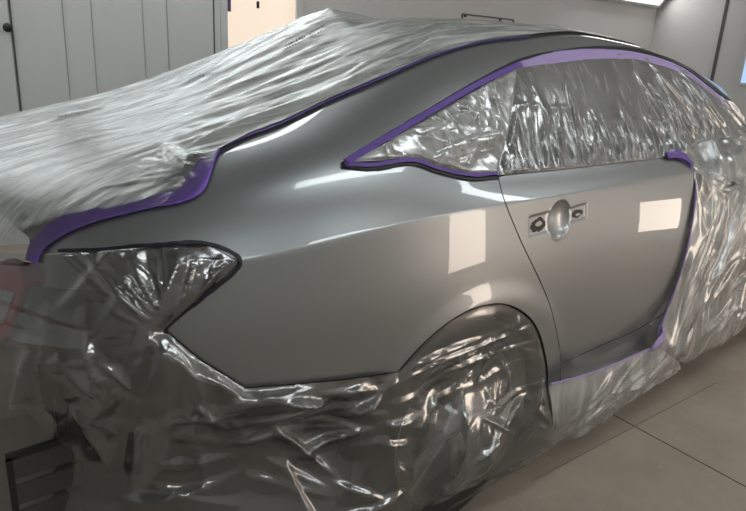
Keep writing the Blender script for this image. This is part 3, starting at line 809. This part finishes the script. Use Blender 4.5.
def d_bump(V, P, ed):
    s, z = P[:, 0], P[:, 2]
    k = smooth(0, .025, ed)
    # folds pulled towards the lower corner of the lamp opening
    c = (-.858, .735)
    up_ = smooth(.70, .76, z)
    L_ = (fan_lines(13, c, 35, 150, (.14, .28), .009, .014, .014, 22, .012)
          +rand_lines(22, (-.9, .78, -.72, .9), (20, 60, 40), (.03, .09), .005, .006, .008, 23)
          +fan_lines(9, c, 160, 285, (.18, .50), .016, .024, .04, 24, .02)
          +fan_lines(7, c, 285, 330, (.12, .34), .010, .012, .02, 25, .01)
          +rand_lines(14, (-.8, .35, -.4, .58), (-35, 10, 18), (.1, .3), .011, .012, .03, 26)
          +rand_lines(30, (-1.1, .0, -.35, .58), (-20, 15, 35), (.1, .3), .012, .013, .04, 27)
          +rand_lines(9, (-1.1, .3, -.9, .7), (60, 80, 14), (.2, .45), .014, .016, .05, 28)
          +[(-.80, .52, -.36, .50, .012, .018, .03), (-.60, .565, -.35, .53, .010, .014, .02), (-.62, .50, -.42, .42, .014, .018, .03)])
    h, th = creases(s, z, L_)
    h3, t3 = creases(s, z, FOLDS_B); h = np.maximum(h*.7, h3*1.5); th = np.minimum(th*.6+t3*2.6, 6)
    lo = .020*crumple(s, z, .36, 42, 3)
    sag = -.06*np.exp(-((z-.42)/.18)**2)*(1-smooth(-.55, -.4, s))*smooth(.0, .12, ed)
    th = th+.5*(1-smooth(-.80, -.66, s+.3*(z-.6)))*smooth(.25, .5, z)
    return k*(h+lo*(1-up_)+sag)-.001, np.zeros((len(s), 3)), th
lampS = SIDE.trace([(45,254),(100,251),(150,247),(205,245),(240,262),(205,296),(165,330),(200,360),(245,388),(300,384),(350,379),(398,372)], curve=False)
FOLDS_W_REL = [(a+.07, b, c+.07, d, e, f, g) for a, b, c, d, e, f, g in FOLDS_W]
def d_lower(V, P, ed):
    b = smooth(-.42, -.26, P[:, 0]+.10*perlin(P[:, 2]*4, P[:, 0]*4, 61))
    h1, _, t1 = d_bump(V, P, ed); h2, z_, t2 = d_wheel(V, P, ed)
    return h1*(1-b)+h2*b, z_, t1*(b < .5)+t2*(b >= .5)
bp_ = clean([(xi(-1.13), ab_at(-1.12,.84,SIDE)[1])]+lampS+arcS[1:]+[ab_at(.33,.12,SIDE),(xi(.36),1),(xi(-.3),1),(xi(-.8),1),(xi(-1.14),1)])
o = sheet('masking_film', SIDE, bp_, DARKFILM, d_lower, step=.42, base=.003)
tag(o, 'dark glossy film draped over the missing rear bumper and the rear wheel', 'plastic film')

# top sheet over trunk, rear window and roof
tapeline = [(2,268),(24,266),(42,254),(64,236),(110,219),(150,210),(184,202),(199,192),(210,172),(218,153),(250,136),(280,125),(330,101),(370,84),(430,58),(480,43),(530,37)]
tl_ab = TOP.trace(tapeline, curve=False)
def d_top(V, P, ed):
    s, y = P[:, 0], P[:, 1]
    k = smooth(0, .05, ed)
    q_ = y+s*.10+.03*perlin(s*1.3, y*1.3, 58)
    h, th = creases(s, y, rand_lines(70, (-1.1, -.7, .3, .4), (4, 6, 4), (.4, 1.2), .012, .008, .02, 30)+rand_lines(50, (-.8, -.68, .3, -.45), (10, 12, 7), (.1, .3), .007, .006, .008, 31)+fan_lines(16, (-.76, -.72), 60, 200, (.05, .2), .008, .008, .01, 33))
    th = th-7*(1-smooth(.030, .075, ed+.012*perlin(s*14, y*14, 59)))*(1-smooth(-.74, -.68, s))
    f = h+ridge(q_*9, s*.35, 51)*.005+ridge(q_*24, s*.6, 52)*.0015
    # stretched like a tent from the aerial
    dx, dy = s-.10, y
    tip = 1.437-np.hypot(dx*np.where(dx > 0, .07, .50), dy*.42)
    lift = np.maximum(tip-P[:, 2]-.004, 0)*k
    add = np.zeros_like(P); add[:, 2] = lift
    return k*f, add, th
far = TOP.nv-1-4
tp_ = clean([(xi(-1.14), tl_ab[0][1])]+tl_ab+[(xi(.9), 6.1*SUB), (xi(1.6), 6.1*SUB), (xi(1.6), far-5*SUB), (xi(-.3), far-4*SUB), (xi(-1.14), far-1*SUB)])
o = sheet('masking_film', TOP, tp_, TOPFILM, d_top, step=.62, base=.009)
tag(o, 'milky streaked film covering trunk, rear window and roof, tented over the aerial', 'plastic film')

# small worn print on the film, too faint to read
def print_row(film_o, A, B, n, hpx, seed):
    me_ = film_o.data; bv = BVHTree.FromPolygons([v.co for v in me_.vertices], [tuple(p.vertices) for p in me_.polygons])
    rs = np.random.RandomState(seed); V = []; F = []
    A = np.array(A, float); B = np.array(B, float); dr_ = (B-A)/np.linalg.norm(B-A); nn = np.array([dr_[1], -dr_[0]])
    for k in range(n):
        c = A+(B-A)*(k+.2*rs.rand())/n; w = np.linalg.norm(B-A)/n*(.35+.4*rs.rand())
        for (a0, b0, a1, b1) in ((0, 0, .35, 1), (.35, .6*rs.rand(), 1, .35+.6*rs.rand())):
            q_ = []
            for (x, y) in ((a0, b0), (a1, b0), (a1, b1), (a0, b1)):
                p = c+dr_*w*x+nn*hpx*(y-.5); h_ = bv.ray_cast(Vector(CAM), Vector(ray(*p)))
                if h_[0] is None: break
                q_.append(h_[0]-Vector(ray(*p))*.0025)
            if len(q_) == 4 and max((q_[0]-q).length for q in q_) < .08:
                F.append(tuple(range(len(V), len(V)+4))); V += [tuple(q) for q in q_]
    me = bpy.data.meshes.new('printed_mark'); me.from_pydata(V, [], F); me.update()
    return link('printed_mark', me, PRINT, film_o)
PRINT = simple('faded_print', (.03,.03,.035), .8)
for i, (A, B, n, hp) in enumerate((((196,77),(219,72),11,2.0), ((156,91),(172,88),6,1.8), ((58,117),(90,111),10,1.3), ((286,46),(326,24),16,2.4), ((282,51),(322,30),16,2.0))):
    print_row(o, A, B, n, hp*1.35, 40+i)

# ------------------------------------------------------------------ tape
def tp(pix, width, m, label, S=BODY, wl=None, off=.006, seed=0, **kw):
    o = tape('masking_tape', S, pix, width, m, wl=wl, off=off, seed=seed, **kw); tag(o, label, 'masking tape'); return o
tp([(345,164),(380,143),(430,113),(480,84),(520,65)], .018, PURPLE, 'straight purple tape along the sloping upper edge of the quarter window', seed=1)
tp([(344,166),(375,166),(410,161),(440,170),(470,176),(496,174)], .011, PURPLE, 'curved purple tape along the lower edge of the quarter window', seed=2)
tp([(520,66),(560,58),(600,55),(640,58),(680,71),(710,92),(738,114)], .03, PURPLE_L, 'pale purple tape arching over the top of the side windows', wl=[.022,.045,.045,.04,.045,.04,.03], seed=3)
tp([(672,157),(684,162),(691,172),(694,190),(690,225),(680,270),(665,310),(657,330),(659,346)], .012, PURPLE, 'vertical purple tape down the front edge of the rear door', wl=[.02,.016,.014,.013,.014,.015,.012,.014], seed=4, S=SIDE)
tp([(548,384),(575,377),(605,367),(640,352),(657,344)], .008, PURPLE_L, 'thin pale purple tape along the sill under the rear door', seed=5, S=SIDE)
tp([(34,262),(40,246),(62,228),(85,218),(110,212),(150,204),(180,198)], .03, PURPLE_B, 'wide purple tape along the trunk edge above the tail lamp', wl=[.03,.035,.045,.04,.035,.03,.035], seed=6)
tp([(176,199),(190,193),(200,178),(208,162),(216,151)], .04, PURPLE_B, 'short purple tape at the corner of trunk and rear window', wl=[.03,.045,.035,.02], seed=7)
tp([(214,152),(250,137),(280,126),(330,102),(370,85),(430,59),(480,44),(530,38)], .010, PURPLE, 'thin purple tape along the rear window and roof edge', seed=8, wl=[.012,.008,.007,.008,.008,.007,.006])

o = tp([(60,251),(100,250),(150,246),(205,244),(240,262),(205,296),(166,330),(200,360),(245,388)], .007, BLACKTAPE, 'thin dark tape edging the tail lamp opening and the panel seam below it', seed=9, off=.005)
so = tape('window_seal', BODY, [(342,166),(380,140.5),(430,110.5),(480,81),(520,61),(560,52),(600,48),(640,51),(680,64),(710,85),(735,105)], .012, BLACK, car, off=.003)
so = tape('window_seal', BODY, [(341,167),(375,169),(410,164),(440,173),(470,179.5),(498,178)], .009, BLACK, car, off=.003)
tp([(664,158),(672,155),(682,159),(690,167)], .03, PURPLE, 'bunched purple tape at the upper front corner of the rear door', wl=[.02,.04,.035,.02], seed=12, S=SIDE, fold=.004, off=.009)
tp([(648,348),(655,342),(660,336),(661,326)], .03, PURPLE_L, 'bunched pale purple tape at the lower front corner of the rear door', wl=[.02,.045,.04,.02], seed=13, S=SIDE, fold=.005, off=.009)
# ------------------------------------------------------------------ room
d_w = ray(1520, 140.); WD = np.array([d_w[0], d_w[1], 0]); WD /= np.linalg.norm(WD)
WN = np.array([WD[1], -WD[0], 0])                      # towards the car from the back wall
if WN[1] > 0: WN = -WN
c5 = ray(373, 140); c5 = c5/np.linalg.norm(c5[:2])
W0 = np.array([CAM[0]+c5[0]*5.4, CAM[1]+c5[1]*5.4, 0])
def on_back(px, py):
    d = ray(px, py); t = ((W0-CAM)@WN)/(d@WN); return CAM+t*d
corner = on_back(655, 20); 
def on_right(px, py):
    d = ray(px, py); t = ((corner-CAM)@WD)/(d@WD); return CAM+t*d
# wall frame: u along WD, n = WN, z up ; origin at corner
O = np.array([corner[0], corner[1], 0.0])
RM = Matrix(((WD[0], WN[0], 0, O[0]), (WD[1], WN[1], 0, O[1]), (0, 0, 1, 0), (0, 0, 0, 1)))   # x: to the right along wall, y: into room
def uv(P): q_ = np.array(P)-O; return q_@WD, q_@WN, P[2]
CEILZ = 2.95; L = 8.6; D = 6.4
def st(name, lst, m, bevel=0):
    o = boxes(name, lst, m, None, RM, bevel); o['kind'] = 'structure'; return o
def room():
    H = CEILZ-FLOOR; zc = (CEILZ+FLOOR)/2
    # lit window in the back wall
    u0 = uv(on_back(224, 30))[0]; u1 = uv(on_back(299, 30))[0]; zb = .80
    zt = 2.35
    t = .12
    st('floor', [((-L/2, D/2, FLOOR-.05), (L+.5, D+.5, .1))], FLOORM)
    st('ceiling', [((-L/2, D/2, CEILZ+.05), (L+.5, D+.5, .1))], CEIL)
    st('wall_back', [(((-L-.2+u0)/2, -t/2, zc), (u0+L+.2, t, H)), (((u1+.2)/2, -t/2, zc), (.2-u1, t, H)), (((u0+u1)/2, -t/2, (zt+CEILZ)/2), (u1-u0, t, CEILZ-zt)), (((u0+u1)/2, -t/2, (FLOOR+zb)/2), (u1-u0, t, zb-FLOOR))], WALL)
    st('wall_right', [((t/2, D/2, zc), (t, D+.2, H))], WALL)
    st('wall_left', [((-L-t/2, D/2, zc), (t, D+.2, H))], WALL)
    st('wall_front', [((-L/2, D+t/2, zc), (L+.4, t, H))], simple('beige_wall_panel', (.80,.745,.68), .5))
    w = st('window_1', [(((u0+u1)/2, -.09, (zb+zt)/2), (u1-u0, .01, zt-zb))], simple('lit_window_pane', (.15,.14,.12), .3, emit=(1.0,.83,.67), es=.47))
    fr_ = boxes('window_frame', [((u0+.0, .006, (zb+zt)/2), (.05, .02, zt-zb+.1)), ((u1, .006, (zb+zt)/2), (.05, .02, zt-zb+.1)), (((u0+u1)/2, .006, zb), (u1-u0, .02, .05)), (((u0+u1)/2, .006, zt), (u1-u0, .02, .05))], WALL, w, RM)
    # small purple tag and hook on the window
    a = uv(on_back(229, 4)); st_ = boxes('purple_sticker', [((a[0], -.078, a[2]), (.07, .006, .09))], simple('purple_sticker', (.10,.06,.20), .5), None, RM)
    tag(st_, 'small purple sticker at the left edge of the lit window', 'sticker')
    a = uv(on_back(261, 4)); h_ = boxes('window_latch', [((a[0], -.076, a[2]), (.02, .014, .05)), ((a[0], -.068, a[2]-.02), (.012, .02, .012))], BLACK, w, RM, bevel=.002)
    # seams of the wall panels
    k = 0
    for (x, y, wd, m) in ((66,50,.005,SEAM2),(92,20,.003,SEAM2),(144,40,.003,SEAM2),(168,40,.005,SEAM2),(214,30,.010,SEAM)):
        a = uv(on_back(x, y)); k += 1
        st('trim_%d' % k, [((a[0], .001, zc), (wd, .006, H-.02))], m)
    # door at the left, its edge and knob
    a = uv(on_back(15, 55))[0]
    dr = st('door_1', [((a-.46, .008, FLOOR+1.35), (.9, .02, 2.7))], WALL, bevel=.002)
    st('trim_8', [((a, .003, zc), (.012, .01, H-.02))], SEAM)
    kn = uv(on_back(8, 28))
    b = bmesh.new(); bmesh.ops.create_uvsphere(b, u_segments=20, v_segments=12, radius=.028)
    bmesh.ops.transform(b, matrix=RM@Matrix.Translation((kn[0], .055, kn[2]))@Matrix.Diagonal((1, .7, 1, 1)), verts=b.verts)
    bb = bmesh.new(); bmesh.ops.create_cone(b, cap_ends=True, segments=16, radius1=.012, radius2=.012, depth=.045, matrix=RM@Matrix.Translation((kn[0], .035, kn[2]))@Matrix.Rotation(math.pi/2, 4, 'X')); bb.free()
    bm_obj('door_knob', b, BLACK, dr, smooth_=True)
    # hatch outline
    a0 = uv(on_back(462, 14)); a1 = uv(on_back(513, 20))
    zz = (a0[2]+a1[2])/2; cx = (a0[0]+a1[0])/2; wdt = a1[0]-a0[0]
    ht = st('trim_9', [((cx, .006, zz), (wdt, .012, .012)), ((a0[0], .006, zz-.45), (.012, .012, .9)), ((a1[0], .006, zz-.45), (.012, .012, .9)), ((a0[0]+.03, .012, zz-.01), (.02, .02, .03)), ((a1[0]-.16, .012, zz-.01), (.02, .02, .03))], simple('dark_frame', (.12,.12,.12), .5))
    # right wall: vertical gap and pale blue window
    p = uv(on_right(721, 35))
    st('trim_10', [((-.002, p[1], zc), (.012, .03, H-.02))], SEAM)
    p0 = uv(on_right(740, 84)); p1 = uv(on_right(742, 50)); 
    wy0 = p0[1]; 
    b0 = p0[2]; b1 = uv(on_right(743, 44))[2]+.35
    w2 = st('window_2', [((-.004, wy0+.45, (b0+b1)/2), (.012, .9, b1-b0))], simple('blue_window', (.45,.6,.85), .2, emit=(.42,.62,1.0), es=.4))
    boxes('window_frame', [((-.006, wy0, (b0+b1)/2), (.02, .02, b1-b0+.04)), ((-.006, wy0+.9, (b0+b1)/2), (.02, .02, b1-b0+.04)), ((-.006, wy0+.45, b0), (.02, .9, .02)), ((-.006, wy0+.45, b1), (.02, .9, .02))], WALL, w2, RM)
    # floor joints
    def onf(px, py): d = ray(px, py); t_ = (FLOOR-CAM[2])/d[2]; return CAM+t_*d
    for (A, B, n) in (((595,405),(746,487),11), ((583,454),(684,400),12)):
        a, b_ = onf(*A), onf(*B); dd = (b_-a)/np.linalg.norm(b_-a); mid = (a+b_)/2
        ang = math.atan2(dd[1], dd[0]); wj = .004 if n == 11 else .002
        o = boxes('trim_%d' % n, [((0, 0, 0), (2.6 if n == 11 else 1.3, wj, .002))], simple('floor_joint_%d' % n, (.08,.07,.055) if n == 11 else (.15,.13,.105), .9), None, Matrix.Translation((mid[0]+dd[0]*.3*(n == 11), mid[1]+dd[1]*.3*(n == 11), FLOOR+.0005))@Matrix.Rotation(ang, 4, 'Z')); o['kind'] = 'structure'
    return uv
room()
# lamps: long fittings set at a slant where wall meets ceiling
LAMP = simple('lamp_diffuser', (.9,.9,.9), .4, emit=(.91,.985,1.0), es=5.0)
LAMPB = simple('lamp_diffuser_back', (.9,.9,.9), .4, emit=(1,1.0,.97), es=2.6)
LAMPFILL = simple('added_fill_diffuser', (.9,.9,.9), .4, emit=(.94,.99,1.0), es=3.3)  # for the fill fittings added near the back wall
WARM = simple('bright_warm_opening', (.9,.8,.7), .4, emit=(1.0,.85,.72), es=3.6)
FRAME = simple('fitting_frame', (.5,.5,.5), .4)
def fitting(u, n_, z, length, tilt, along, label, group, dm):
    """along: 'u' runs with the back wall; 'n' with the right wall"""
    rz = math.atan2(WD[1], WD[0])+(0 if along == 'u' else math.pi/2)
    loc = RM@Vector((u, n_, z))
    e = empty('ceiling_light', loc, rz); tag(e, label, 'ceiling light', group)
    Mx = Matrix.Translation(loc)@Matrix.Rotation(rz, 4, 'Z')@Matrix.Rotation(tilt, 4, 'X')
    w = .26
    bpy.context.view_layer.update()
    boxes('housing', [((0, 0, .045), (length+.06, w+.06, .05)), ((0, w/2+.015, .01), (length+.06, .03, .05)), ((0, -w/2-.015, .01), (length+.06, .03, .05)), ((length/2+.015, 0, .01), (.03, w, .05)), ((-length/2-.015, 0, .01), (.03, w, .05))], FRAME, e, Mx)
    boxes('diffuser', [((0, 0, .012), (length, w, .012))], dm, e, Mx)
pf = uv(on_back(653, 9))
fitting(pf[0]-.62, .16, pf[2]+.135, 1.2, math.radians(-50), 'u', 'ceiling light fitting high on the back wall near the right corner', None, LAMPB)
for k in range(3):
    fitting(-1.4-2.2*k, D-.25, CEILZ-.2, 1.5, math.radians(45), 'u', 'slanted lamp fitting above the wall behind the camera', 'lamps above the near wall', LAMP)
for k in range(3):
    fitting((-2.0,-4.3,-6.9)[k], (4.05,4.05,2.2)[k], CEILZ-.06, 1.5, 0, 'u', 'flat lamp fitting in the booth ceiling', 'lamps in the booth ceiling', LAMP)
for k in range(2):  # unseen fittings, added only to lift the dark left of the back wall
    fitting(-5.0-2.2*k, 1.35, CEILZ-.06, 1.5, 0, 'u', 'unseen flat ceiling fitting added to brighten the back wall', 'added fill lights near the back wall', LAMPFILL)
for k in range(2):
    fitting(-5.2-2.0*k, .30, CEILZ-.2, 1.8, math.radians(-45), 'u', 'slanted lamp fitting above the back wall to the left', 'lamps above the back wall', LAMP)

# small bright window in the wall at the right
pw = st('window_4', [((-.006, 4.28, .42), (.012, .38, .42))], simple('small_lit_window', (.9,.8,.7), .4, emit=(1.0,.86,.73), es=2.5))
boxes('window_frame', [((-.01, 4.07, .42), (.02, .04, .5)), ((-.01, 4.49, .42), (.02, .04, .5)), ((-.01, 4.25, .19), (.02, .46, .04)), ((-.01, 4.25, .65), (.02, .46, .04))], FRAME, pw, RM)
# bright glazed doors in the wall behind the camera
def opening(n, u, z0, z1, wd):
    st('window_%d' % n, [((u, D-.006, (z0+z1)/2), (wd, .01, z1-z0))], WARM)
    st('trim_%d' % (20+n), [((u-wd/2-.03, D-.01, (z0+z1)/2), (.06, .03, z1-z0+.12)), ((u+wd/2+.03, D-.01, (z0+z1)/2), (.06, .03, z1-z0+.12)), ((u, D-.01, z1+.03), (wd, .03, .06)), ((u, D-.01, z0-.03), (wd, .03, .06))], FRAME)
opening(3, -1.15, FLOOR+.12, 2.1, 1.05)

wd_ = bpy.data.worlds.new('world'); scene.world = wd_; wd_.use_nodes = True
wd_.node_tree.nodes['Background'].inputs[0].default_value = (.5, .55, .6, 1); wd_.node_tree.nodes['Background'].inputs[1].default_value = .1
vs = scene.view_settings; vs.view_transform = 'Standard'; vs.look = 'None'; vs.exposure = 0.9; vs.gamma = 1; vs.use_curve_mapping = False
scene.cycles.max_bounces = 8; scene.cycles.transparent_max_bounces = 12; scene.cycles.use_denoising = True
scene.cycles.sample_clamp_indirect = 6
